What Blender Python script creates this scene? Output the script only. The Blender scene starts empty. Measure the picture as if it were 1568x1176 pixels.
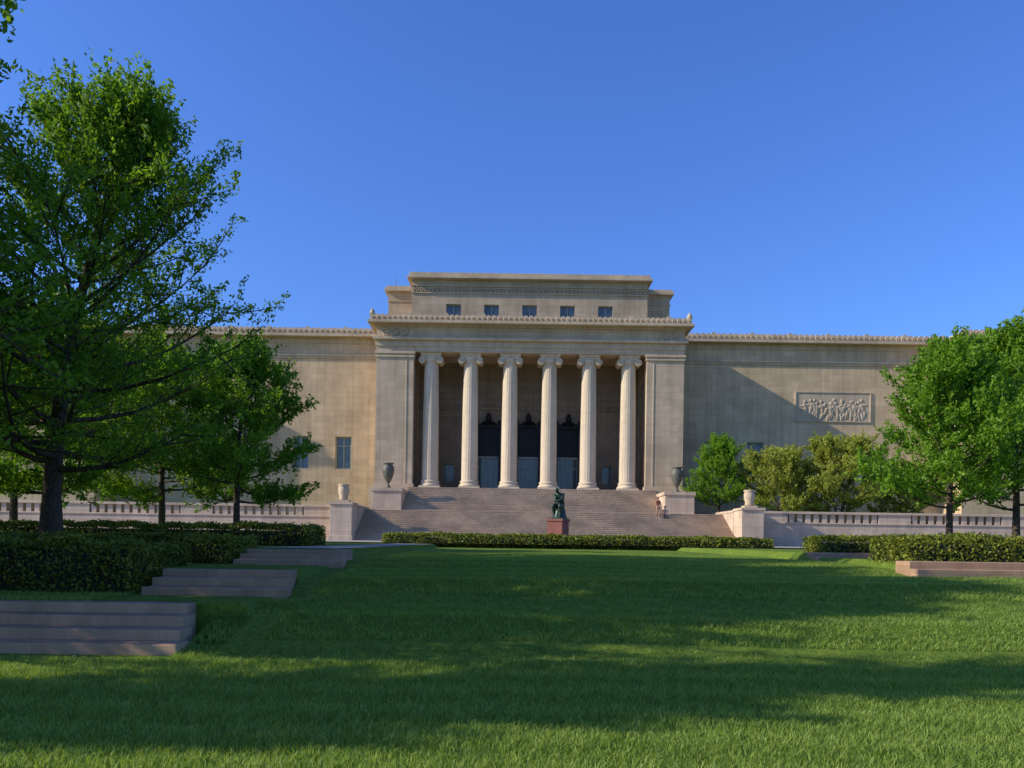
import bpy, math, random
import numpy as np
from mathutils import Vector, Matrix
random.seed(7); rng=np.random.default_rng(7)
scene=bpy.context.scene
COL=scene.collection

# ------------------------------------------------------------------ materials
def newmat(name):
    m=bpy.data.materials.new(name); m.use_nodes=True
    nt=m.node_tree; nt.nodes.clear()
    return m,nt
def N(nt,t,**k):
    n=nt.nodes.new(t)
    for a,b in k.items(): setattr(n,a,b)
    return n
def L(nt,a,b): nt.links.new(a,b)
def mix(nt,fac,a,b,mode='MIX'):
    n=N(nt,'ShaderNodeMix',data_type='RGBA',blend_type=mode)
    for s,v in ((0,fac),(6,a),(7,b)):
        if hasattr(v,'links') : L(nt,v,n.inputs[s])
        else: n.inputs[s].default_value=v if s==0 else (*v,1) if len(v)==3 else v
    return n.outputs[2]
def noise(nt,vec,scale,detail=4,rough=.6):
    n=N(nt,'ShaderNodeTexNoise'); n.inputs['Scale'].default_value=scale
    n.inputs['Detail'].default_value=detail; n.inputs['Roughness'].default_value=rough
    if vec is not None: L(nt,vec,n.inputs['Vector'])
    return n.outputs['Fac']
def ramp(nt,fac,stops):
    r=N(nt,'ShaderNodeValToRGB'); L(nt,fac,r.inputs[0])
    e=r.color_ramp.elements
    while len(e)<len(stops): e.new(.5)
    for i,(p,c) in enumerate(stops):
        e[i].position=p; e[i].color=(*c,1)
    return r.outputs[0]
def finish(m,nt,col,rough=.85,bump=None,bstr=.3,bdist=.02,metal=0,spec=.3):
    p=N(nt,'ShaderNodeBsdfPrincipled'); o=N(nt,'ShaderNodeOutputMaterial')
    if hasattr(col,'links'): L(nt,col,p.inputs['Base Color'])
    else: p.inputs['Base Color'].default_value=(*col,1)
    p.inputs['Roughness'].default_value=rough; p.inputs['Metallic'].default_value=metal
    p.inputs['Specular IOR Level'].default_value=spec
    if bump is not None:
        b=N(nt,'ShaderNodeBump'); b.inputs['Strength'].default_value=bstr; b.inputs['Distance'].default_value=bdist
        L(nt,bump,b.inputs['Height']); L(nt,b.outputs[0],p.inputs['Normal'])
    L(nt,p.outputs[0],o.inputs[0]); return m
def stone(name,c,bw=1.5,rh=.62,var=.08,mort=.018,bricks=True,stain=.24):
    m,nt=newmat(name); tc=N(nt,'ShaderNodeTexCoord'); v=tc.outputs['Object']
    c1=tuple(x*(1+var) for x in c); c2=tuple(x*(1-var) for x in c)
    n1=noise(nt,v,.35,6,.65); n2=noise(nt,v,9,4)
    if bricks:
        s=N(nt,'ShaderNodeSeparateXYZ'); L(nt,v,s.inputs[0])
        a=N(nt,'ShaderNodeMath',operation='ADD'); L(nt,s.outputs[0],a.inputs[0]); L(nt,s.outputs[1],a.inputs[1])
        cb=N(nt,'ShaderNodeCombineXYZ'); L(nt,a.outputs[0],cb.inputs[0]); L(nt,s.outputs[2],cb.inputs[1])
        b=N(nt,'ShaderNodeTexBrick'); L(nt,cb.outputs[0],b.inputs['Vector'])
        b.inputs['Color1'].default_value=(*c1,1); b.inputs['Color2'].default_value=(*c2,1)
        b.inputs['Mortar'].default_value=(*[x*.8 for x in c],1)
        b.inputs['Scale'].default_value=1; b.inputs['Mortar Size'].default_value=mort
        b.inputs['Brick Width'].default_value=bw; b.inputs['Row Height'].default_value=rh
        b.inputs['Mortar Smooth'].default_value=.3
        col=b.outputs['Color']
    else:
        col=ramp(nt,noise(nt,v,2.3,5),[(.3,c2),(.7,c1)])
    st=ramp(nt,n1,[(.3,(1-stain,1-stain*1.05,1-stain*1.1)),(.65,(1,1,1))])
    col=mix(nt,1.0,col,st,'MULTIPLY')
    mp=N(nt,'ShaderNodeMapping'); mp.inputs['Scale'].default_value=(2.2,2.2,.12); L(nt,v,mp.inputs[0])
    sr=ramp(nt,noise(nt,mp.outputs[0],1.0,5,.7),[(.38,(.82,.81,.79)),(.58,(1,1,1))])
    col=mix(nt,.85,col,sr,'MULTIPLY')
    return finish(m,nt,col,.88,n2,.25,.02,spec=.2)

M_port=stone('limestone_portico',(.62,.47,.305))
M_wing=stone('limestone_wing',(.69,.495,.29))  # warmer and brighter than the portico stone; lit look of the wing painted in
M_trim=stone('limestone_trim',(.62,.475,.31),bricks=False)
M_col =stone('limestone_column',(.68,.545,.375),bricks=False,stain=.12)
M_in  =stone('limestone_shaded',(.34,.255,.165))  # portico limestone darkened; shade of the recess is in the base colour
M_attic=stone('limestone_attic',(.57,.43,.275))
M_terr=stone('limestone_terrace_wall',(.65,.49,.345),bw=1.8,rh=.75)
M_stepb=stone('stair_stone',(.61,.465,.315),bw=2.2,rh=5,mort=.02,stain=.3)
M_red=stone('tan_sandstone',(.54,.335,.20),bw=1.3,rh=.15,mort=.006,var=.14,stain=.35)
M_granite=stone('red_granite',(.30,.12,.09),bricks=False)
M_pave=stone('paving_concrete',(.42,.37,.29),bricks=False,stain=.3)

def simple(name,c,rough=.6,metal=0,nscale=6,var=.25,spec=.4):
    m,nt=newmat(name); tc=N(nt,'ShaderNodeTexCoord')
    n=noise(nt,tc.outputs['Object'],nscale,4)
    col=ramp(nt,n,[(.3,tuple(x*(1-var) for x in c)),(.7,tuple(min(1,x*(1+var)) for x in c))])
    return finish(m,nt,col,rough,n,.15,.01,metal,spec)
M_glass=simple('window_glass',(.10,.12,.11),.08,0,.6,.5,.8)
M_frame=simple('window_frame',(.36,.36,.28),.5)
M_bronze=simple('dark_bronze',(.02,.019,.017),.45,.3)
M_patina=simple('bronze_patina',(.04,.07,.045),.45,.35,8,.5)
M_urn=simple('urn_bronze',(.13,.12,.09),.55,.2,5,.35)
M_dark=simple('unlit_black',(.012,.012,.012),.9)
M_bark=simple('bark',(.09,.065,.045),.9,0,14,.45,.1)
M_lead=simple('roof_lead',(.2,.19,.175),.8)

def leafmat(name,c1,c2,c3,trans=.38):
    m,nt=newmat(name); at=N(nt,'ShaderNodeAttribute',attribute_name='rnd')
    tc=N(nt,'ShaderNodeTexCoord')
    a=N(nt,'ShaderNodeMath',operation='MULTIPLY_ADD'); L(nt,noise(nt,tc.outputs['Object'],.9,3),a.inputs[0])
    a.inputs[1].default_value=.9; 
    b=N(nt,'ShaderNodeMath',operation='MULTIPLY_ADD'); L(nt,at.outputs['Fac'],b.inputs[0]); b.inputs[1].default_value=.55; b.inputs[2].default_value=-.22
    L(nt,b.outputs[0],a.inputs[2])
    col=ramp(nt,a.outputs[0],[(.15,c1),(.5,c2),(.85,c3)])
    d=N(nt,'ShaderNodeBsdfPrincipled'); L(nt,col,d.inputs['Base Color']); d.inputs['Roughness'].default_value=.5
    d.inputs['Specular IOR Level'].default_value=.2
    t=N(nt,'ShaderNodeBsdfTranslucent'); L(nt,mix(nt,1,col,(1.6,1.6,.6),'MULTIPLY'),t.inputs[0])
    mx=N(nt,'ShaderNodeMixShader'); mx.inputs[0].default_value=trans
    L(nt,d.outputs[0],mx.inputs[1]); L(nt,t.outputs[0],mx.inputs[2])
    o=N(nt,'ShaderNodeOutputMaterial'); L(nt,mx.outputs[0],o.inputs[0]); return m
M_leafA=leafmat('elm_leaves',(.07,.14,.012),(.14,.25,.022),(.22,.34,.035),.45)
M_leafB=leafmat('young_leaves',(.09,.18,.015),(.16,.285,.024),(.24,.385,.04),.42)
M_leafC=leafmat('crabapple_leaves',(.19,.22,.035),(.30,.33,.055),(.38,.39,.08))
M_hedge=leafmat('hedge_leaves',(.06,.085,.010),(.145,.17,.018),(.30,.30,.035),.2)
M_blade=leafmat('grass_blades',(.11,.175,.025),(.21,.30,.05),(.34,.42,.11),.33)
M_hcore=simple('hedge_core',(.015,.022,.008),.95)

m,nt=newmat('grass_ground'); tc=N(nt,'ShaderNodeTexCoord'); v=tc.outputs['Object']
n1=noise(nt,v,.5,5); mp=N(nt,'ShaderNodeMapping'); mp.inputs['Scale'].default_value=(1,.45,1); L(nt,v,mp.inputs[0])
n2=noise(nt,mp.outputs[0],12,5,.8); n3=noise(nt,v,60,3,.8)
c=ramp(nt,n2,[(.3,(.08,.14,.018)),(.52,(.185,.27,.036)),(.72,(.30,.385,.07))])
c=mix(nt,.8,c,ramp(nt,n1,[(.3,(.66,.74,.68)),(.7,(1.2,1.08,1))]),'MULTIPLY')
c=mix(nt,.6,c,ramp(nt,n3,[(.3,(.5,.55,.5)),(.7,(1.25,1.2,1.1))]),'MULTIPLY')
ad=N(nt,'ShaderNodeMath',operation='ADD'); L(nt,n2,ad.inputs[0]); L(nt,n3,ad.inputs[1])
M_grass=finish(m,nt,c,.9,ad.outputs[0],.7,.05,spec=.1)

# ------------------------------------------------------------------ mesh helpers
class MB:
    def __init__(s): s.v=[]; s.f=[]; s.smooth=[]
    def add(s,vs,fs,sm=False):
        o=len(s.v); s.v+= [tuple(p) for p in vs]; s.f+=[tuple(i+o for i in f) for f in fs]; s.smooth+=[sm]*len(fs)
    def box(s,x0,x1,y0,y1,z0,z1):
        s.add([(x0,y0,z0),(x1,y0,z0),(x1,y1,z0),(x0,y1,z0),(x0,y0,z1),(x1,y0,z1),(x1,y1,z1),(x0,y1,z1)],
              [(0,3,2,1),(4,5,6,7),(0,1,5,4),(1,2,6,5),(2,3,7,6),(3,0,4,7)])
    def lathe(s,cx,cy,prof,seg=24,mod=None,sm=True):
        vs=[];fs=[]
        for (r,z) in prof:
            for k in range(seg):
                a=2*math.pi*k/seg; rr=r*(mod(a) if mod else 1)
                vs.append((cx+rr*math.cos(a),cy+rr*math.sin(a),z))
        n=len(prof)
        for i in range(n-1):
            for k in range(seg):
                fs.append((i*seg+k,i*seg+(k+1)%seg,(i+1)*seg+(k+1)%seg,(i+1)*seg+k))
        s.add(vs,fs,sm)
        s.add(vs[:seg],[tuple(reversed(range(seg)))]); s.add(vs[-seg:],[tuple(range(seg))])
    def tube(s,pts,rad,seg=7,sm=True):
        vs=[];fs=[]
        for i,p in enumerate(pts):
            p=Vector(p); a=Vector(pts[max(i-1,0)]); b=Vector(pts[min(i+1,len(pts)-1)])
            t=(b-a).normalized(); u=t.cross(Vector((0,0,1)) if abs(t.z)<.9 else Vector((1,0,0))).normalized(); w=t.cross(u)
            for k in range(seg):
                an=2*math.pi*k/seg; vs.append(p+(u*math.cos(an)+w*math.sin(an))*rad[i])
        for i in range(len(pts)-1):
            for k in range(seg): fs.append((i*seg+k,(i+1)*seg+k,(i+1)*seg+(k+1)%seg,i*seg+(k+1)%seg))
        s.add(vs,fs,sm); s.add(vs[:seg],[tuple(range(seg))]); s.add(vs[-seg:],[tuple(reversed(range(seg)))])
    def build(s,name,mat,parent=None,bevel=0):
        me=bpy.data.meshes.new(name); me.from_pydata(s.v,[],s.f); me.update()
        me.polygons.foreach_set('use_smooth',s.smooth)
        ob=bpy.data.objects.new(name,me); COL.objects.link(ob); me.materials.append(mat)
        if parent: ob.parent=parent
        if bevel:
            b=ob.modifiers.new('Bevel','BEVEL'); b.width=bevel; b.segments=2; b.limit_method='ANGLE'
        return ob
def empty(name,loc=(0,0,0)):
    e=bpy.data.objects.new(name,None); e.location=loc; COL.objects.link(e); e.empty_display_size=.5; return e
def qmesh(name,V,F,mats,midx=None,rnd=None,smooth=None):
    me=bpy.data.meshes.new(name); nf=len(F)
    me.vertices.add(len(V)); me.vertices.foreach_set('co',np.asarray(V,np.float32).ravel())
    k=F.shape[1]
    me.loops.add(nf*k); me.loops.foreach_set('vertex_index',F.astype(np.int32).ravel())
    me.polygons.add(nf); me.polygons.foreach_set('loop_start',np.arange(0,nf*k,k,dtype=np.int32))
    for mt in mats: me.materials.append(mt)
    if midx is not None: me.polygons.foreach_set('material_index',midx.astype(np.int32))
    me.update(calc_edges=True)
    if rnd is not None:
        a=me.attributes.new('rnd','FLOAT','FACE'); a.data.foreach_set('value',rnd.astype(np.float32))
    return me
def leafquads(C,Lh,Wh,updir=None,flat=0.0):
    n=len(C); a=rng.normal(size=(n,3)); 
    if updir is not None: a=a*.7+updir
    a/=np.linalg.norm(a,axis=1)[:,None]
    b=rng.normal(size=(n,3)); b[:,2]*=(1-flat); b-= (b*a).sum(1)[:,None]*a; b/=np.linalg.norm(b,axis=1)[:,None]
    Lh=np.broadcast_to(Lh,(n,))[:,None]*rng.uniform(.7,1.3,(n,1)); Wh=np.broadcast_to(Wh,(n,))[:,None]*rng.uniform(.7,1.3,(n,1))
    V=np.stack([C-a*Lh,C+b*Wh-a*Lh*.15,C+a*Lh,C-b*Wh-a*Lh*.15],1).reshape(-1,3)
    return V,np.arange(4*n).reshape(n,4)

# ------------------------------------------------------------------ terrain
LY=[-60,0,9.5,11,12.4,14,15.4,18,19.3,24,32,44,60,64,400]
LZ=[0,0,0,.04,.42,.53,.87,.98,1.11,1.15,1.20,1.25,1.45,1.5,1.5]
TY=[-60,12.6,12.61,15.2,15.21,18.95,18.96,60,64,400]
TZ=[0,0,.6,.6,1.02,1.02,1.36,1.46,1.5,1.5]
RY=[-60,0,9.5,11,12.4,14,15.4,17.9,18.2,18.21,24.5,24.51,60,64,400]
RZ=[0,0,0,.04,.42,.53,.87,.98,1.0,1.28,1.28,1.40,1.46,1.5,1.5]
def zg(x,y):
    x=np.asarray(x,float);y=np.asarray(y,float)
    l=np.interp(y,LY,LZ);t=np.interp(y,TY,TZ);r=np.interp(y,RY,RZ)
    l=l+ .03*np.sin(x*.55+y*.4)*np.sin(y*.45-x*.15)*np.clip((44-y)/10,0,1)
    wl=np.clip((-3.95-x)/.25,0,1); wr=np.clip((x-8.9)/.25,0,1)
    return l*(1-wl-wr)+t*wl+r*wr
xs=sorted(set([round(v,3) for v in list(np.arange(-24,24.01,.5))+[-4.2,-3.95,8.9,9.15]+list(np.arange(-120,-24,12))+list(np.arange(30,121,10))+[-2000,-800,-300,300,800,2000]]))
ys=sorted(set([round(v,3) for v in list(np.arange(0,48,.4))+[12.6,12.61,15.2,15.21,18.95,18.96,18.2,18.21,24.5,24.51]+list(np.arange(48,70,3))+[-1000,-300,-60,-20,-5,90,130,200,400,900,2500]]))
X,Y=np.meshgrid(xs,ys); Z=zg(X,Y); V=np.stack([X,Y,Z],-1).reshape(-1,3)
nx=len(xs);ny=len(ys); i=np.arange(nx-1)[None,:]+nx*np.arange(ny-1)[:,None]; i=i.ravel()
F=np.stack([i,i+1,i+nx+1,i+nx],1)
gm=qmesh('lawn_ground',V,F,[M_grass]); gm.polygons.foreach_set('use_smooth',[False]*len(gm.polygons))
go=bpy.data.objects.new('lawn_ground',gm); COL.objects.link(go)

def sheet(name,x0,x1,y0,y1,mat,dz=.008,n=12):
    xa=np.linspace(x0,x1,6); ya=np.linspace(y0,y1,n); X,Y=np.meshgrid(xa,ya); Z=np.interp(Y,TY,TZ)+dz
    Z=np.maximum(Z,zg(X,Y)+dz)
    V=np.stack([X,Y,Z],-1).reshape(-1,3); i=(np.arange(5)[None,:]+6*np.arange(n-1)[:,None]).ravel()
    me=qmesh(name,V,np.stack([i,i+1,i+7,i+6],1),[mat]); o=bpy.data.objects.new(name,me); COL.objects.link(o); return o
sheet('paved_plaza',-60,62,44.05,66.2,M_pave,.06,30)
sheet('paved_path',-6.2,-4.25,19.9,44.0,M_pave,.012,20)

# grass blades
def mk_tile(n,h,w,name):
    px=rng.uniform(-.52,.52,(n,2)); hh=h*rng.uniform(.5,1.25,n); an=rng.uniform(0,6.283,n)
    cl=.5+.5*np.sin(px[:,0]*19+3*np.sin(px[:,1]*13))*np.sin(px[:,1]*17+2*np.sin(px[:,0]*11)); hh*=.7+.6*cl
    lean=rng.normal(0,.5,(n,2))*hh[:,None]; ww=w*rng.uniform(.6,1.3,n)
    d=np.stack([np.cos(an),np.sin(an)],1)*ww[:,None]
    b0=np.c_[px-d,np.full(n,-.015)]; b1=np.c_[px+d,np.full(n,-.015)]
    m0=np.c_[px-d*.8+lean*.35,hh*.6]; m1=np.c_[px+d*.8+lean*.35,hh*.6]
    t0=np.c_[px+lean-d*.15,hh]; t1=np.c_[px+lean+d*.15,hh]
    V=np.stack([b0,b1,m1,m0,t1,t0],1).reshape(-1,3); k=np.arange(n)*6
    F=np.concatenate([np.stack([k,k+1,k+2,k+3],1),np.stack([k+3,k+2,k+4,k+5],1)])
    r=np.clip(rng.uniform(0,1,n)**1.3*.7+cl*.35,0,1); return qmesh(name,V,F,[M_blade],None,np.r_[r,r])
near=[mk_tile(2800,.055,.0045,'grass_tuft_near') for _ in range(5)]
far=[mk_tile(1600,.05,.006,'grass_tuft_far') for _ in range(3)]
ge=empty('grass')
for yy in np.arange(4,30,1.0):
    lim=.66*yy+1.5
    for xx in np.arange(-math.ceil(lim),math.ceil(lim)+.1,1.0):
        if yy>10.3 and xx<-4.0+(.3 if yy>13 else 0): 
            if not (12.9<yy<14.2 and xx<-6.5): continue
        if yy>17 and xx>8: continue
        me=random.choice(near if yy<11.5 else far)
        o=bpy.data.objects.new('tuft',me); z=float(zg(xx,yy)); dz=float(zg(xx,yy+.5)-zg(xx,yy-.5))
        dx=float(zg(xx+.5,yy)-zg(xx-.5,yy)) if -3<xx<8 else 0
        o.location=(xx,yy,z); o.rotation_euler=(math.atan(dz) if abs(dz)<.3 else 0,-math.atan(dx),0); o.parent=ge; COL.objects.link(o)

# ------------------------------------------------------------------ stone steps beside lawn
def flight(name,x0,x1,y0,z0,n,rise,tread,mat,back=.35,tp=0):
    b=MB()
    for k in range(n):
        y=y0+k*tread; ye=y0+(k+1)*tread if k<n-1 else y0+n*tread+back; xe=x1-tp*k
        b.box(x0,xe,y,ye+(.01 if k<n-1 else 0),z0-.3-.01*k,z0+(k+1)*rise)
    return b.build(name,mat,None,.014)
flight('stone_steps',-16,-4.5,11.0,0,4,.15,.42,M_red,.02,.12)
flight('stone_steps',-6.35,-3.88,14.0,.6,3,.14,.42,M_red,.05,.07)
flight('stone_steps',-6.15,-3.75,18.0,1.02,3,.113,.45,M_red,.6,.07)
flight('stone_steps',8.75,17,17.6,.98,2,.16,.36,M_red,.3)
flight('stone_steps',9.0,14.0,24.0,1.18,2,.12,.36,M_red,.2)

# ------------------------------------------------------------------ hedges
def hedge(x0,x1,y0,y1,z0,z1,dens,ls):
    w,d,h=x1-x0,y1-y0,z1-z0
    def surf(n,which):
        u=rng.uniform(0,1,n);v=rng.uniform(0,1,n)
        if which=='t': P=np.stack([x0+w*u,y0+d*v,np.full(n,z1)],1)
        elif which=='f': P=np.stack([x0+w*u,np.full(n,y0),z0+h*v],1)
        elif which=='b': P=np.stack([x0+w*u,np.full(n,y1),z0+h*v],1)
        elif which=='l': P=np.stack([np.full(n,x0),y0+d*u,z0+h*v],1)
        else: P=np.stack([np.full(n,x1),y0+d*u,z0+h*v],1)
        return P
    P=np.concatenate([surf(int(w*d*dens*1.3),'t'),surf(int(w*h*dens),'f'),surf(int(w*h*dens*.4),'b'),surf(int(d*h*dens),'l'),surf(int(d*h*dens),'r')])
    bump=.07*np.sin(P[:,0]*2.1+1.3*np.sin(P[:,1]*1.7))*np.sin(P[:,0]*.83+2)+.05*np.sin(P[:,0]*5.3+P[:,1]*3)
    P[:,2]+=bump*(P[:,2]-z0)/h*min(1,h); c=np.array([(x0+x1)/2,(y0+y1)/2,z0])
    P[:,1]+=.08*np.sin(P[:,0]*3.1+P[:,2]*5)
    t=np.clip((P[:,2]-(z1-.25))/.25,0,1)**2*.16
    P[:,1]+=np.where(P[:,1]<c[1],t,-t)*(np.abs(P[:,1]-c[1])>d/2-.25); P+=rng.normal(0,.04,P.shape)
    V,F=leafquads(P,ls,ls*.62,None); r=rng.uniform(0,1,len(F))
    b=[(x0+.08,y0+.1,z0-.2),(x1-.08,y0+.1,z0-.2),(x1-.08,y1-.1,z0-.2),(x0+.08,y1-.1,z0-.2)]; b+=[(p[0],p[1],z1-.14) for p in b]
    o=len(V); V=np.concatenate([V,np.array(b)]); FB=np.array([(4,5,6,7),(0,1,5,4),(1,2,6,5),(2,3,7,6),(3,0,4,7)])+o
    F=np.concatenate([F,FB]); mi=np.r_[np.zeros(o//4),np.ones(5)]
    me=qmesh('hedge',V,F,[M_hedge,M_hcore],mi,np.r_[r,np.zeros(5)])
    ob=bpy.data.objects.new('hedge',me); COL.objects.link(ob)
hedge(-7.0,14.2,44.3,46.4,1.2,1.93,330,.06)
hedge(-17,-6.6,14.0,16.8,.58,1.44,1000,.034)
hedge(-16,-6.4,18.4,20.6,1.0,1.58,800,.038)
hedge(-24,-6.3,25,27.4,1.34,1.98,500,.045)
hedge(9.1,20,18.75,20.8,1.25,1.82,800,.038)
hedge(9.5,15.2,24.9,26.6,1.38,1.86,600,.042)
hedge(15.5,34,30,31.6,1.38,1.95,350,.05)

# ------------------------------------------------------------------ museum
CX=1.5
mus=empty('museum_building')
def wall_open(b,x0,x1,z0,z1,y0,y1,ops):
    xs=sorted(set([x0,x1]+[o[0] for o in ops]+[o[1] for o in ops]))
    for a,c in zip(xs[:-1],xs[1:]):
        mid=(a+c)/2; zz=z0
        for o in sorted([o for o in ops if o[0]<mid<o[1]],key=lambda o:o[2]):
            if o[2]>zz: b.box(a,c,y0,y1,zz,o[2])
            zz=o[3]
        b.box(a,c,y0,y1,zz,z1)
FL=6.6; CT=19.66
w=MB()
w.box(CX-14.7,CX-11.15,78,84.2,FL,CT); w.box(CX+11.15,CX+14.7,78,84.2,FL,CT)
w.box(CX-14.72,CX+14.72,77.97,86.5,CT+.003,22.2)
w.build('portico_walls',M_port,mus)
t=MB()
t.box(CX-14.8,CX+14.8,77.87,86.6,20.15,20.72); t.box(CX-15.0,CX+15.0,77.55,86.8,20.72,20.98)
t.box(CX-14.95,CX+14.95,77.72,86.8,22.02,22.199); t.box(CX-15.45,CX+15.45,77.0,87,22.2,22.46); t.box(CX-15.25,CX+15.25,77.4,87,22.462,22.95)
x=CX-15.0
while x<CX+15.1:
    n=8; t.tube([(x+.13*math.cos(q*2*math.pi/n),77.36,22.72+.13*math.sin(q*2*math.pi/n)) for q in range(n+1)],[.06]*(n+1),5); x+=.5
for sx in (-1,1):
    xa,xb=sorted((CX+sx*11.15,CX+sx*14.7))
    t.box(xa-.1,xb+.1,77.88,84,19.1,19.3); t.box(xa-.16,xb+.16,77.82,84,19.42,CT); t.box(xa-.06,xb+.06,77.94,84,19.3,19.42)
    t.box(xa-.14,xb+.14,77.85,84,FL+.002,7.05)
    xi=CX+sx*11.75; t.box(min(xi,xi+sx*.12),max(xi,xi+sx*.12),77.96,78.1,7.05,19.1)
    xw=CX+sx*12.9; n=18
    for dx in(-.9,0,.9):
        t.tube([(xw+dx+.3*math.cos(q*2*math.pi/n),77.95,21.5+.3*math.sin(q*2*math.pi/n)) for q in range(n+1)],[.08]*(n+1),6)
t.build('portico_entablature',M_trim,mus,.02)
def antefix(b,x0,x1,y,z,h,pitch,w=.3,ev=7):
    n=int((x1-x0)/pitch)
    for k in range(n+1):
        x=x0+(x1-x0)*k/n; big=(k%ev==0); hh=h*(2.0 if big else 1); w_=w*(1.25 if big else 1)
        b.add([(x-w_/2,y,z),(x+w_/2,y,z),(x+w_/2,y+.2,z),(x-w_/2,y+.2,z),(x-w_*.42,y,z+hh*.65),(x+w_*.42,y,z+hh*.65),(x+w_*.42,y+.2,z+hh*.65),(x-w_*.42,y+.2,z+hh*.65),(x,y,z+hh),(x,y+.2,z+hh)],
          [(0,1,5,4),(4,5,8),(1,2,6,5),(2,3,7,6),(6,7,9),(3,0,4,7),(5,6,9,8),(7,4,8,9)])
a=MB(); antefix(a,CX-15.1,CX+15.1,77.47,22.95,.17,.5,.4,7)
for sx in(-1,1): a.lathe(CX+sx*15.1,77.7,[(.2,22.95),(.28,23.1),(.22,23.4),(.05,23.65)],10)
w=MB()
w.box(CX-14.69,CX+14.69,84.21,100,1,22.19)
opsL=[(-17.5-.82-4.4*k,-17.5+.82-4.4*k,8.86,12.2) for k in range(2)]
opsR=[(3-o[1],3-o[0],o[2],o[3]) for o in opsL]
WT=22.3
wall_open(w,-41,CX-14.7,3.0,WT,84,84.6,sorted(opsL)); wall_open(w,CX+14.7,44,3.0,WT,84,84.6,sorted(opsR))
w.box(-41,CX-14.7,84.61,100,3,WT-.01); w.box(CX+14.7,44,84.61,100,3,WT-.01)
w.box(-60,-41.002,80,100,3,WT-.3); w.box(44.002,63,80,100,3,WT-.3)
w.build('wings',M_wing,mus)
t=MB()
for (x0,x1,y,dz) in ((-41,CX-14.75,84,0),(CX+14.75,44,84,0),(-60.5,-40.6,80,-.3),(43.6,63.5,80,-.3)):
    t.box(x0,x1,y-.22,y+.002-.004,20.45+dz,20.62+dz); t.box(x0,x1,y-.12,y-.003,20.2+dz,20.45+dz); t.box(x0,x1,y-.08,y-.003,21.75+dz,WT+dz)
    t.box(x0,x1,y-.9,y+12,WT+.002+dz,WT+.28+dz); t.box(x0,x1,y-.5,y+12,WT+.282+dz,WT+.85+dz)
    x=x0+.3
    while x<x1-.2:
        n=8; t.tube([(x+.14*math.cos(q*2*math.pi/n),y-.54,WT+.58+dz+.14*math.sin(q*2*math.pi/n)) for q in range(n+1)],[.06]*(n+1),5); x+=.55
    t.box(x0,x1,y-.15,y-.004,3.0,4.6)
    antefix(a,x0+.2,x1-.2,y-.48,WT+.85+dz,.13,.55,.42,7)
t.build('wing_cornices',M_trim,mus,.02)
a.build('antefixes',M_trim,mus)
g=MB();f=MB()
for (x0,x1,z0,z1) in opsL+opsR:
    g.box(x0,x1,84.42,84.45,z0,z1)
    f.box(x0,x0+.14,84.28,84.41,z0,z1); f.box(x1-.14,x1,84.28,84.41,z0,z1); f.box(x0+.14,x1-.14,84.28,84.41,z1-.14,z1); f.box(x0+.14,x1-.14,84.28,84.41,z0,z0+.14)
    xm=(x0+x1)/2; f.box(xm-.06,xm+.06,84.3,84.4,z0+.14,z1-.14); f.box(x0+.14,xm-.06,84.31,84.4,z1-1.0,z1-.9); f.box(xm+.06,x1-.14,84.31,84.4,z1-1.0,z1-.9)
doors=[CX-4.05,CX,CX+4.05]; wins=[CX-8.05,CX+8.05]
ops=[(d-1.06,d+1.06,FL,13.2) for d in doors]+[(x-.52,x+.52,7.6,9.45) for x in wins]
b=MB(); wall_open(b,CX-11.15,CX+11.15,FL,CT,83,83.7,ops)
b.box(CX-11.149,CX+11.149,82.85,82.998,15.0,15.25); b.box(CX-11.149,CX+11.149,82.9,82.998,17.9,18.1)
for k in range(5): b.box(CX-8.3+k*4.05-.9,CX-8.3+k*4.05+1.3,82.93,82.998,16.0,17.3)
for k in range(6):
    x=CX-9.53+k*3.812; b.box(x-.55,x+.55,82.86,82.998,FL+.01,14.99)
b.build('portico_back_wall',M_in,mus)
dk=MB(); dk.box(CX-11.1,CX+11.1,83.9,84.1,FL,CT)  # near-black slab behind the openings, standing in for unlit depth
dk.build('dark_backing_slab',M_dark,mus)
db=MB()
for d in doors:
    g.box(d-1.05,d+1.05,83.42,83.45,FL,10.15)
    db.box(d-1.055,d+1.055,83.2,83.5,10.3,13.15)
    for k in range(4): db.box(d-.9+k*.47,d-.9+k*.47+.36,83.15,83.198,10.55,12.9)
    db.box(d-1.25,d+1.25,82.85,83.0-.002,13.2,13.55)
    db.box(d-1.22,d-1.06,82.88,82.998,FL,13.2); db.box(d+1.06,d+1.22,82.88,82.998,FL,13.2)
    db.lathe(d,82.85,[(.75,13.55),(.62,13.75),(.3,13.85),(.22,14.05),(.3,14.25),(.18,14.45),(.04,14.7)],12)
    for sx in(-1,1): db.lathe(d+sx*1.1,82.85,[(.16,13.55),(.12,13.8),(.03,14.0)],8)
    f.box(d-1.055,d+1.055,83.2,83.41,10.1,10.28)
    for x in (-1.0,-.52,-.02,.5,.97): f.box(d+x-.045,d+x+.05,83.3,83.41,FL,10.1)
    f.box(d-1.05,d+1.05,83.33,83.4,9.1,9.2)
for x in wins:
    g.box(x-.52,x+.52,83.42,83.45,7.6,9.45)
    f.box(x-.04,x+.04,83.3,83.41,7.6,9.45); f.box(x-.52,x-.44,83.3,83.41,7.6,9.45); f.box(x+.44,x+.52,83.3,83.41,7.6,9.45); f.box(x-.44,x+.44,83.3,83.41,9.37,9.45)
db.build('bronze_doors',M_bronze,mus)
at=MB(); aw=[(CX+k*4.03-.78,CX+k*4.03+.78,25.3,26.75) for k in (-2,-1,0,1,2)]
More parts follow.
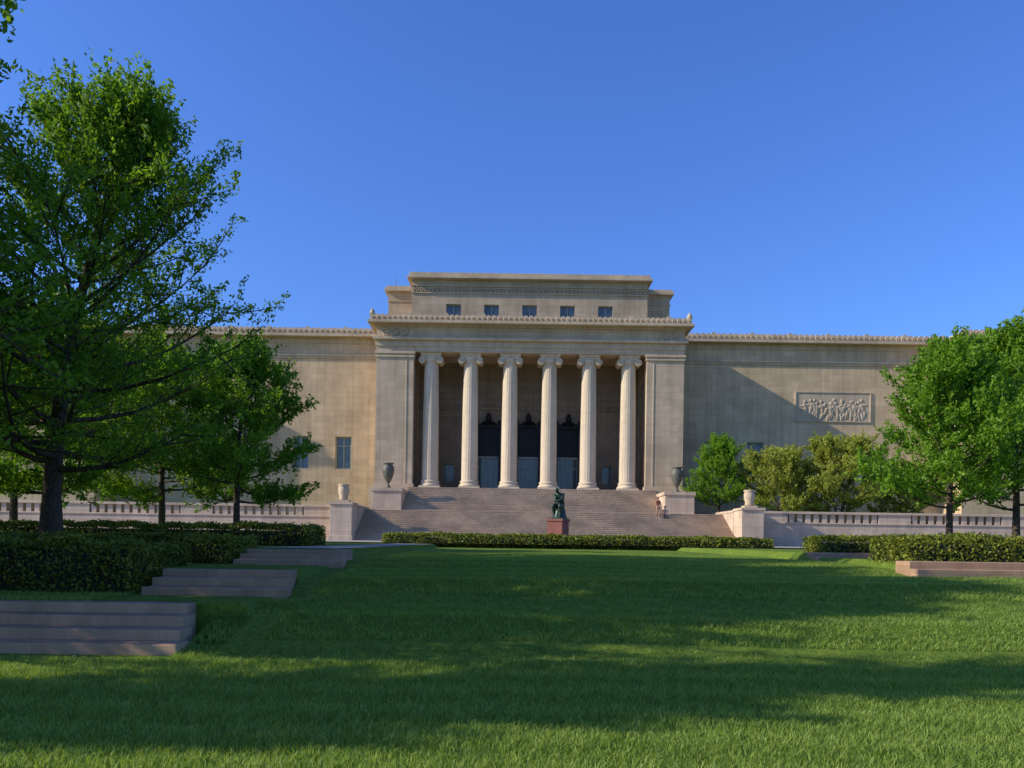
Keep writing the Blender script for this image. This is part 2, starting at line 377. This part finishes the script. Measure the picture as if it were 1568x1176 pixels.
wall_open(at,CX-12.5,CX+12.5,22.21,29.3,86.6,87.2,aw); at.box(CX-12.5,CX+12.5,87.21,104,22.2,29.29)
at.box(CX-15.5,CX+15.5,90,108,22.3,29.0)
at.build('attic_walls',M_attic,mus)
t=MB()
t.box(CX-12.95,CX+12.95,85.9,104.5,29.3,29.52); t.box(CX-12.75,CX+12.75,86.3,104.5,29.52,30.0); t.box(CX-12.62,CX+12.62,86.45,104,28.6,28.68); t.box(CX-12.6,CX+12.6,86.48,104,27.85,27.95)
for k in range(58):
    x=CX-12.3+k*24.6/57; n=8
    t.tube([(x+.16*math.cos(q*2*math.pi/n),86.54,28.28+.18*math.sin(q*2*math.pi/n)) for q in range(n+1)],[.06]*(n+1),4)
t.box(CX-15.9,CX+15.9,89.6,108.2,29.0,29.35); t.box(CX-15.7,CX+15.7,89.8,108.1,29.352,29.6); t.box(CX-15.6,CX+15.6,89.9,108,27.9,28.0)
for k in range(5):
    x0,x1,z0,z1=aw[k]; t.box(x0-.15,x1+.15,86.48,86.598,z0-.16,z0-.002)
    g.box(x0,x1,87.0,87.04,z0,z1); f.box((x0+x1)/2-.04,(x0+x1)/2+.04,86.9,86.99,z0,z1)
    f.box(x0,x1,86.9,86.99,z1-.08,z1)
t.build('attic_cornice',M_trim,mus,.015)
f.build('window_frames',M_frame,mus); g.build('window_panes',M_glass,mus)
r=MB(); r.box(CX-14.6,CX+14.6,78.2,86.5,22.953,23.0); r.tube([(CX-15,92,29.6),(CX-15,92,31.2)],[.05,.03]); r.tube([(34,90,23.1),(34,90,24.3)],[.06,.04]); r.lathe(34,90,[(.02,24.3),(.2,24.4),(.2,24.6),(.02,24.7)],10)
r.build('roof_details',M_lead,mus)
NF=20
def flute(a): return 1-.025*(0.5+0.5*math.cos(a*NF))
cm=MB()
for k in range(6):
    x=CX-9.53+k*3.812; y=79.05; z0=FL
    cm.box(x-1.02,x+1.02,y-1.02,y+1.02,z0+.001,z0+.28)
    cm.lathe(x,y,[(.98,z0+.28),(1.02,z0+.38),(.95,z0+.5),(.86,z0+.54),(.86,z0+.62),(.93,z0+.68),(.9,z0+.78),(.82,z0+.84)],32)
    prof=[]
    for j in range(9):
        s=j/8; prof.append((.80*(1-.155*s**1.7),z0+.84+s*(18.72-z0-.84)))
    cm.lathe(x,y,prof,80,flute,True)
    cm.lathe(x,y,[(.70,18.72),(.76,18.8),(.72,18.88),(.74,18.9),(.88,19.12),(.8,19.2)],32)
    for sx in(-1,1):
        cxv=x+sx*.86; czv=18.98
        pts=[(cxv,y-.78,czv),(cxv,y-.70,czv),(cxv,y-.3,czv),(cxv,y,czv),(cxv,y+.3,czv),(cxv,y+.70,czv),(cxv,y+.78,czv)]
        cm.tube(pts,[.33,.36,.30,.25,.30,.36,.33],20)
        for yy,dy in ((y-.78,-1),(y+.78,1)):
            sp=[];rd=[]
            for q in range(26):
                an=q/25*4.0*math.pi; rr=.31*(1-q/28)
                sp.append((cxv+sx*rr*math.sin(an),yy+dy*.01,czv+rr*math.cos(an))); rd.append(.035)
            cm.tube(sp,rd,5)
    cm.box(x-.95,x+.95,y-.76,y+.76,19.2,19.38)
    cm.box(x-1.0,x+1.0,y-.86,y+.86,19.42,CT-.002); cm.box(x-.9,x+.9,y-.8,y+.8,19.38,19.42)
cm.build('ionic_columns',M_col,mus)
for (x0,x1) in ((29,36.6),(-33.6,-26.0)):
    nx_,nz_=150,60; X,Z=np.meshgrid(np.linspace(x0,x1,nx_),np.linspace(14.5,17.4,nz_)); D=np.zeros_like(X)
    rr=np.random.default_rng(3)
    for k in range(17):
        cx=x0+.4+(x1-x0-.8)*(k+.5)/17+rr.normal(0,.1); cz=15.8+rr.normal(0,.15)
        for (ox,oz,rx,rz) in ((0,0,.17,.5),(rr.normal(0,.1),.72,.13,.16),(rr.normal(0,.2),-.75,.09,.5),(rr.normal(0,.3),-.7,.09,.45),(.25*rr.choice([-1,1]),.25,.3,.09)):
            an=rr.normal(0,.35); dx=X-cx-ox;dz=Z-cz-oz; u=dx*math.cos(an)+dz*math.sin(an); v=-dx*math.sin(an)+dz*math.cos(an)
            D=np.maximum(D,.07*np.sqrt(np.clip(1-(u/rx)**2-(v/rz)**2,0,1)))
    V=np.stack([X,83.97-D,Z],-1).reshape(-1,3); i=(np.arange(nx_-1)[None,:]+nx_*np.arange(nz_-1)[:,None]).ravel()
    me=qmesh('relief_panel',V,np.stack([i,i+1,i+nx_+1,i+nx_],1),[M_trim]); o=bpy.data.objects.new('relief_panel',me); COL.objects.link(o); o.parent=mus
    fr=MB(); fr.box(x0-.1,x1+.1,83.9,83.998,17.4,17.5); fr.box(x0-.1,x1+.1,83.9,83.998,14.4,14.5); fr.box(x0-.1,x0,83.9,83.998,14.5,17.4); fr.box(x1,x1+.1,83.9,83.998,14.5,17.4)
    fr.build('relief_frame',M_trim,mus)

# ------------------------------------------------------------------ grand staircase + terrace
st=empty('grand_staircase')
b=MB()
nL=16; ty=5.5/nL; rz=2.7/nL
def lowz(y): return 1.5+(math.floor((y-64.5)/ty)+1)*rz
for k in range(nL):
    y=64.5+k*ty; b.box(-12.55,17.95,y,y+ty,.9,1.5+(k+1)*rz)
    b.box(-12.55,17.95,y-.05,y-.002,1.5+(k+1)*rz-.05,1.5+(k+1)*rz)
b.box(-12.55,17.95,70.001,77,.9,4.199)
nU=14; ty2=4.4/nU; rz2=2.4/nU
for k in range(nU):
    y=72.1+k*ty2; b.box(-9.75,13.35,y,y+ty2,4.2,4.2+(k+1)*rz2)
    b.box(-9.75,13.35,y-.05,y-.002,4.2+(k+1)*rz2-.05,4.2+(k+1)*rz2)
b.box(CX-15,CX+15,76.52,84.1,1.2,FL-.002)
b.build('steps',M_stepb,st)
b=MB()
for (x0,x1) in ((-12.35,-9.77),(13.37,15.95)):
    b.box(x0,x1,71.6,76.51,4.2,5.9); b.box(x0-.1,x1+.1,71.5,76.51,5.9,6.2)
for (x0,x1,xe) in ((-14.3,-12.57,-13.25),(17.97,19.7,18.65)):
    b.box(x0,x1,63.9,66.19,1.0,4.35); b.box(x0-.08,x1+.08,63.8,66.3,4.35,4.55); b.box(x0-.06,x1+.06,63.84,66.2,1.0,1.9)
    xa,xb=(xe,x1) if x0<0 else (x0,xe)
    b.box(xa,xb,66.31,77,1.0,4.25); b.box(xa-.05,xb+.05,66.31,77,4.252,4.45)
b.build('cheek_walls',M_terr,st,.02)
tw=empty('terrace_wall')
b=MB();cp=MB();bal=MB()
def side(x0,x1):
    b.box(x0,x1,66.2,66.8,.8,3.5); cp.box(x0,x1,66.1,66.9,4.2,4.4); cp.box(x0,x1,66.12,66.19,3.4,3.52); cp.box(x0,x1,66.12,66.19,1.3,1.75)
def panels(xstart,xend,sgn):
    x=xstart; solid=True
    while (x-xend)*sgn<0:
        wd=2.6 if solid else 7.4; xn=x+sgn*wd
        if (xn-xend)*sgn>0: xn=xend
        a,c=sorted((x,xn))
        if solid: b.box(a,c,66.2,66.8,3.502,4.198)
        else:
            n=int((c-a)/.62)
            for k in range(n):
                xx=a+(k+.5)*(c-a)/n; bal.box(xx-.2,xx+.2,66.25,66.75,3.502,4.198)
        x=xn; solid=not solid
side(-62,-14.32); side(19.72,64); panels(-14.32,-62,-1); panels(19.72,64,1)
b.build('wall_body',M_terr,tw); cp.build('coping',M_terr,tw,.02); bal.build('balusters',M_terr,tw)
b=MB(); b.box(-62,-13.27,66.82,84,1,3.45); b.box(18.67,64,66.82,84,1,3.45); b.build('terrace_lawn',M_grass,tw)

def urn(x,y,z,h,mat,name,r):
    pr=[(.42,0),(.42,.05),(.2,.09),(.16,.16),(.3,.22),(.72,.42),(.92,.62),(.98,.76),(.88,.86),(.66,.90),(.7,.94),(.9,.97),(.9,1.0),(.7,1.0),(.6,.95)]
    m=MB(); m.box(x-r*.6,x+r*.6,y-r*.6,y+r*.6,z,z+.1); m.lathe(x,y,[(a*r,z+.1+c*(h-.1)) for a,c in pr],28)
    return m.build(name,mat)
urn(-11.15,73.0,6.2,2.3,M_urn,'bronze_urn',.56); urn(14.65,73.0,6.2,2.3,M_urn,'bronze_urn',.56)
for x in (-13.45,18.85):
    m=MB(); m.box(x-.5,x+.5,64.5,65.5,4.55,4.75)
    m.lathe(x,65,[(.3,4.75),(.36,4.85),(.32,5.0),(.42,5.3),(.44,5.7),(.36,5.82),(.46,5.92),(.46,6.0),(.25,6.02)],20); m.build('stone_planter',M_trim)

# ------------------------------------------------------------------ figures
def skin(name,nodes,edges,mat,parent,sub=2,root=0):
    me=bpy.data.meshes.new(name); me.from_pydata([n[0] for n in nodes],edges,[]); me.materials.append(mat)
    o=bpy.data.objects.new(name,me); COL.objects.link(o); o.parent=parent
    o.modifiers.new('Skin','SKIN').use_smooth_shade=True
    for i,n in enumerate(nodes):
        r=n[1]; r=(r,r) if not isinstance(r,tuple) else r
        me.skin_vertices[0].data[i].radius=r
    for d in me.skin_vertices[0].data: d.use_root=False
    me.skin_vertices[0].data[root].use_root=True
    s=o.modifiers.new('Sub','SUBSURF'); s.levels=sub; s.render_levels=sub
    return o
def head(m,c,r,fwd):
    c=Vector(c); f=Vector(fwd).normalized()
    vs=[];fs=[];n=14;k=10
    up=Vector((0,0,1)); rt=f.cross(up).normalized(); up=rt.cross(f)
    for i in range(k+1):
        th=math.pi*i/k
        for j in range(n):
            ph=2*math.pi*j/n; a=math.sin(th)*math.cos(ph); bb=math.sin(th)*math.sin(ph); z=math.cos(th)
            nose=.28 if (a>.85 and abs(bb)<.3 and -.35<z<.1) else 0
            taper=1-.22*max(0,-z)
            vs.append(c+f*(a*1.0*taper+nose)*r+rt*bb*.8*taper*r+up*z*1.25*r)
    for i in range(k):
        for j in range(n): fs.append((i*n+j,(i+1)*n+j,(i+1)*n+(j+1)%n,i*n+(j+1)%n))
    m.add(vs,fs,True)
    for s in(-1,1): m.tube([c+rt*s*.78*r+up*.25*r,c+rt*s*.9*r-up*.15*r],[.15*r,.12*r],5)
def fingers(m,w,d,sc=1):
    w=Vector(w); d=Vector(d).normalized(); s=d.cross(Vector((.3,.2,1))).normalized(); n=d.cross(s)
    for k in range(4):
        L_=[.075,.085,.08,.06][k]*sc; p=w+s*(k-1.5)*.02*sc+d*.03*sc
        m.tube([p,p+d*L_*.5,p+d*L_*.85+n*.02*sc],[.010*sc,.009*sc,.007*sc],5)
    m.tube([w+s*-.035*sc,w+s*-.06*sc+d*.04*sc],[.012*sc,.009*sc],5)
th=empty('thinker_statue',(2.7,48,0)); th.rotation_euler=(0,0,math.radians(-28))
gz=1.3
p=MB(); p.box(-.62,.62,-.62,.62,gz-.1,gz+.25); p.box(-.48,.48,-.48,.48,gz+.25,2.85); p.box(-.54,.54,-.54,.54,2.85,2.98); p.build('pedestal',M_granite,th,.02)
B=2.98
S=1.12
def q(x,y,z): return (x*S,(y+.08)*S,B+z*S)
nodes=[(q(0,.18,.72),.19),(q(0,.16,.95),.165),(q(0,.04,1.2),(.215,.17)),(q(0,-.1,1.36),.10),(q(0,-.2,1.44),.07),
 (q(.25,-.04,1.28),.10),(q(.29,-.3,1.02),.075),(q(.05,-.46,.92),.058),
 (q(-.25,-.04,1.28),.10),(q(-.02,-.40,.86),.078),(q(-.04,-.36,1.22),.052),
 (q(.15,.1,.68),.135),(q(.22,-.42,.74),.095),(q(.2,-.3,.36),.078),(q(.2,-.34,.1),.05),(q(.22,-.52,.04),.05),
 (q(-.15,.1,.68),.135),(q(-.2,-.38,.74),.095),(q(-.2,-.2,.36),.078),(q(-.18,-.2,.1),.05),(q(-.19,-.38,.04),.05)]
nodes=[(n[0],tuple(x*S for x in n[1]) if isinstance(n[1],tuple) else n[1]*S) for n in nodes]
ed=[(0,1),(1,2),(2,3),(3,4),(2,5),(5,6),(6,7),(2,8),(8,9),(9,10),(0,11),(11,12),(12,13),(13,14),(14,15),(0,16),(16,17),(17,18),(18,19),(19,20)]
skin('figure_body',nodes,ed,M_patina,th)
m=MB(); head(m,q(0,-.29,1.5),.125*S,(0,-1,-.45))
fingers(m,q(-.04,-.36,1.24),(0.05,.1,.9),1.3); fingers(m,q(.05,-.46,.92),(-.6,-.3,-.6),1.3)
pr=[(.42,0),(.44,.1),(.36,.3),(.33,.5),(.26,.62),(.08,.66)]
m.lathe(0,.16,[(r_,B+z_*S) for r_,z_ in pr],14,lambda a:1+.1*math.sin(3*a)+.07*math.cos(5*a+1)); m.box(-.46,.46,-.5,.5,B-.002,B+.06)
m.build('head_and_rock',M_patina,th)
M_skin=simple('skin',(.45,.27,.2),.6); M_hair=simple('hair',(.05,.03,.02),.7)
def person(x,y,z,shirt,pants,rot,seated=False,hairc=M_hair):
    e=empty('person',(x,y,z)); e.rotation_euler=(0,0,rot)
    k=.9 if not seated else .14; hp=k
    if seated:
        legs=[((.1,-.42,hp+.12-.02),.065),((.1,-.5,-.22),.042),((.1,-.64,-.26),.035)],[((-.1,-.42,hp+.12),.065),((-.1,-.48,-.22),.042),((-.1,-.62,-.26),.035)]
    else:
        legs=[((.1,-.12,.48),.062),((.1,.02,.07),.042),((.1,-.12,.035),.035)],[((-.09,.03,.48),.062),((-.09,.18,.09),.042),((-.09,.06,.045),.035)]
    n=[((0,0,k+.02),(.13,.1))]+[((.09,0,k-.03),.085)]+legs[0]+[((-.09,0,k-.03),.085)]+legs[1]
    skin('trousers',n,[(0,1),(1,2),(2,3),(3,4),(0,5),(5,6),(6,7),(7,8)],pants,e)
    a=[((0,0,k+.08),(.135,.1)),((0,0,k+.25),(.14,.1)),((0,0,k+.45),(.15,.1)),((0,0,k+.56),.055),
       ((.19,0,k+.5),.055),((.24,-.02,k+.24),.042),((.2,-.2,k+.08),.032),((-.19,0,k+.5),.055),((-.24,.02,k+.24),.042),((-.22,-.14,k+.04),.032)]
    skin('shirt',a,[(0,1),(1,2),(2,3),(2,4),(4,5),(5,6),(2,7),(7,8),(8,9)],shirt,e)
    m=MB(); head(m,(0,-.02,k+.72),.095,(0,-1,-.05)); m.tube([(0,0,k+.55),(0,-.01,k+.66)],[.05,.048],8)
    for w_,dd in (((.2,-.2,k+.08),(0,-.5,-.6)),((-.22,-.14,k+.04),(0,-.4,-.8))):
        m.tube([w_,Vector(w_)+Vector(dd).normalized()*.07],[.028,.035],7); fingers(m,Vector(w_)+Vector(dd).normalized()*.04,dd)
    m.build('skin_parts',M_skin,e)
    h=MB(); h.lathe(0,.01,[(.085,k+.66),(.108,k+.72),(.105,k+.8),(.07,k+.85),(.01,k+.86)],14); ho=h.build('hair',hairc,e); ho.location=(0,.022,.0)
M_sh1=simple('shirt_brown',(.30,.10,.06),.8); M_sh2=simple('shirt_tan',(.35,.24,.18),.8); M_pt=simple('trousers_dark',(.05,.045,.05),.8); M_pt2=simple('trousers_tan',(.3,.2,.15),.8)
person(12.35,69.2,lowz(69.2),M_sh1,M_pt2,math.radians(30))
person(12.95,69.3,lowz(69.3),M_sh2,M_pt,math.radians(-10),True)

# ------------------------------------------------------------------ trees
def make_tree(name,seed,H,clear,R,tr,prof,nl,ns,nt_,nleaf,ls,leafm,lean=(0,0),multi=1,lift=(20,68),spray=.55):
    rs=np.random.default_rng(seed); mb=MB(); tw=[]
    pt=[p[0] for p in prof]; pr=[p[1] for p in prof]
    trunks=[]
    for q_ in range(multi):
        az=2*math.pi*q_/max(multi,1)+rs.uniform(0,1); sp=(0 if multi==1 else R*.35)
        pts=[];rad=[]
        for j in range(10):
            s=j/9; wob=.025*H*s
            pts.append(Vector((lean[0]*s*s+sp*math.cos(az)*s**1.0+wob*.5*math.sin(3*s+seed),lean[1]*s*s+sp*math.sin(az)*s+wob*.5*math.cos(4*s+seed),H*.95*s)))
            rad.append(tr*((1-s)**.9*.95+.02)*(1.35 if j==0 else 1)*(1 if multi==1 else .75))
        pts[0].z=-.3
        mb.tube(pts,rad,10); trunks.append(pts)
    def at(pts,s):
        f=s*(len(pts)-1); i=min(int(f),len(pts)-2); return pts[i].lerp(pts[i+1],f-i)
    for i in range(nl):
        s=clear+(.95-clear)*((i+.5)/nl)**.95; tp=trunks[i%multi]
        base=at(tp,s); az=i*2.39996+rs.normal(0,.25)
        u=(s-clear)/(1-clear); el=math.radians(lift[0]+(lift[1]-lift[0])*u+rs.normal(0,8))
        Ln=.3; lim=rs.uniform(.66,1.04)
        while Ln<R*1.6:
            zt=(base.z+Ln*math.sin(el))/H
            if zt>.99 or Ln*math.cos(el)>R*lim*np.interp(zt,pt,pr): break
            Ln+=.1
        Ln=max(.6,Ln-.2)
        d=Vector((math.cos(az)*math.cos(el),math.sin(az)*math.cos(el),math.sin(el)))
        pts=[];n=6; side_=Vector((-math.sin(az),math.cos(az),0))*rs.normal(0,.12)
        for j in range(n):
            f_=j/(n-1); pts.append(base+d*Ln*f_+Vector((0,0,1))*(-.10*Ln*math.sin(f_*math.pi)*(1-u)+.05*Ln*f_*f_)+side_*Ln*math.sin(f_*3)*.6)
        r0=tr*.36*(1-u*.65); mb.tube(pts,[r0*(1-j/(n-1)*.85) for j in range(n)],6)
        for k in range(ns):
            f_=.18+.82*(k+rs.uniform(0,1))/ns; f_=min(f_,1); p=at(pts,f_)
            sd=1 if k%2 else -1; hd=Vector((-math.sin(az),math.cos(az),0))*sd
            dd=(d*rs.uniform(.4,1.1)+hd*rs.uniform(.3,1.0)+Vector(rs.normal(0,.3,3))+Vector((0,0,rs.uniform(-.15,.6)))).normalized()
            sl=(.16+.24*(1-f_*.6))*Ln*rs.uniform(.7,1.2)+.2
            p2=p+dd*sl*.5+Vector((0,0,.03)); p3=p+dd*sl+Vector((0,0,.10*sl))
            mb.tube([p,p2,p3],[r0*.32,r0*.2,r0*.08],4)
            for t_ in range(nt_):
                g_=(t_+rs.uniform(.2,1))/nt_; b0=p.lerp(p3,g_)
                td=(dd*.8+Vector(rs.normal(0,.45,3))+Vector((0,0,.6))).normalized(); tw.append((b0,td,spray*rs.uniform(.6,1.4)))
        tw.append((pts[-1],d,spray*1.3)); tw.append((pts[-2],(d+Vector((0,0,.5))).normalized(),spray*1.2))
    for tp in trunks:
        for q_ in range(8): tw.append((tp[-1]-Vector((0,0,.12*q_)),Vector((rs.normal(0,.35),rs.normal(0,.35),1)).normalized(),spray*1.3))
    T0=np.array([t[0] for t in tw]);TD=np.array([t[1] for t in tw]);TL=np.array([t[2] for t in tw])
    n=len(tw); idx=np.repeat(np.arange(n),nleaf); s=rs.uniform(-.1,1,len(idx))
    C=T0[idx]+TD[idx]*(s*TL[idx])[:,None]+rs.normal(0,1,(len(idx),3))*(.03+.06*(1-s))[:,None]*spray/.55
    Vl,Fl=leafquads(C,ls,ls*.5,TD[idx]*.8,.3)
    rl=(rs.uniform(0,1,n)[idx]*.6+rs.uniform(0,1,len(idx))*.4)
    VB=np.array(mb.v); FB=np.array([tuple(list(f[:4])) for f in mb.f if len(f)>=4 ])
    V=np.concatenate([VB,Vl]); F=np.concatenate([FB,Fl+len(VB)])
    me=qmesh(name,V,F,[M_bark,leafm],np.r_[np.zeros(len(FB)),np.ones(len(Fl))],np.r_[np.zeros(len(FB)),rl])
    return me
def put(me,name,x,y,rot=0,sc=1,z=None):
    o=bpy.data.objects.new(name,me); COL.objects.link(o); o.location=(x,y,float(zg(x,y)) if z is None else z)
    o.rotation_euler=(0,0,rot); o.scale=(sc,sc,sc); return o
profA=[(0,.3),(.2,.8),(.32,1.0),(.5,1.0),(.62,.9),(.75,.76),(.87,.5),(.95,.27),(1,.1)]
profB=[(0,.3),(.25,.85),(.45,1),(.65,.85),(.85,.5),(1,.15)]
big=make_tree('big_elm',17,11.0,.17,4.8,.25,profA,60,9,5,31,.058,M_leafA,(1.8,0),1,(18,60),.62)
med=make_tree('med_elm',23,7.2,.22,3.8,.15,profB,32,8,5,28,.072,M_leafA,(.2,0),1,(8,58))
nar=make_tree('shadow_elm',53,12.2,.15,2.0,.2,[(0,.4),(.2,.8),(.4,1),(.7,.85),(.9,.5),(1,.2)],48,7,5,26,.07,M_leafA,(.2,0),1,(25,60))  # unseen trees left of view; narrow crown shaped to cast lawn shadow bands
yng=make_tree('young_elm',31,6.8,.2,3.1,.13,profB,34,8,5,30,.07,M_leafB,(0,0),1,(15,62))
crab=make_tree('crabapple',41,6.0,.16,3.9,.14,[(0,.3),(.3,.9),(.55,1),(.8,.8),(1,.35)],32,8,5,26,.10,M_leafC,(0,0),3,(12,58),.7)
put(big,'elm_tree',-11.3,20,0)
put(big,'elm_tree',-12.4,12.0,.15,1.05)
put(nar,'elm_tree',-14.2,5.7,.5,1.0)
put(nar,'elm_tree',-20.5,3.9,2.5,1.08)
put(nar,'elm_tree',-15.6,10.0,4.1,1.08)
put(nar,'elm_tree',-13.4,14.2,1.1,1.0)
put(big,'elm_tree',-20,24,1.2,1.0)
put(big,'elm_tree',-20,13.6,.4,1.1)
put(big,'elm_tree',-17,17,-.5,1.05)
put(med,'elm_tree',-10.8,32,.4,1.04)
put(med,'elm_tree',-14.6,34,2.4,1.1)
put(med,'elm_tree',-16.2,29,3.4,1.1)
put(med,'elm_tree',-22,36,5,1.3)
put(yng,'elm_tree',14.2,26.5,.7,.98)
put(yng,'elm_tree',18.2,29.5,3.1,1.16)
put(yng,'elm_tree',19.1,75.5,1.9,1.15,3.45)
put(crab,'crabapple_tree',23.8,72,0,1.02,3.45)
put(crab,'crabapple_tree',28.6,71.5,2.1,1.16,3.45)
put(crab,'crabapple_tree',34.5,73,4.1,.85,3.45)
put(yng,'elm_tree',-26,74,1.2,1.0,3.45)

# ------------------------------------------------------------------ light, world, camera
sd=Vector((1,.21,-.56)).normalized()
sl=bpy.data.lights.new('sun','SUN'); sl.energy=5.0; sl.angle=math.radians(.5); sl.color=(1,.93,.80)
so=bpy.data.objects.new('sun',sl); so.rotation_euler=sd.to_track_quat('-Z','Y').to_euler(); COL.objects.link(so); so.location=(-50,-20,50)
wd=bpy.data.worlds.new('World'); scene.world=wd; wd.use_nodes=True; nt=wd.node_tree; nt.nodes.clear()
sky=N(nt,'ShaderNodeTexSky',sky_type='NISHITA'); sky.sun_disc=False
sky.sun_elevation=math.asin(-sd.z); sky.sun_rotation=math.atan2(-sd.x,-sd.y)
sky.air_density=1.25; sky.dust_density=1.2; sky.ozone_density=3.2; sky.altitude=300
bg=N(nt,'ShaderNodeBackground'); bg.inputs[1].default_value=.112
L(nt,mix(nt,1,sky.outputs[0],(.66,1.02,1.9),'MULTIPLY'),bg.inputs[0])
o=N(nt,'ShaderNodeOutputWorld'); L(nt,bg.outputs[0],o.inputs[0])
scene.view_settings.view_transform='Standard'; scene.view_settings.look='None'; scene.view_settings.exposure=0
cam=bpy.data.cameras.new('camera'); co=bpy.data.objects.new('camera',cam); COL.objects.link(co)
cam.sensor_width=36; cam.lens=28.7; cam.shift_y=.1543; cam.clip_start=.1; cam.clip_end=6000
co.location=(0,0,1.6); co.rotation_euler=(math.pi/2,-.0145,0)
scene.camera=co
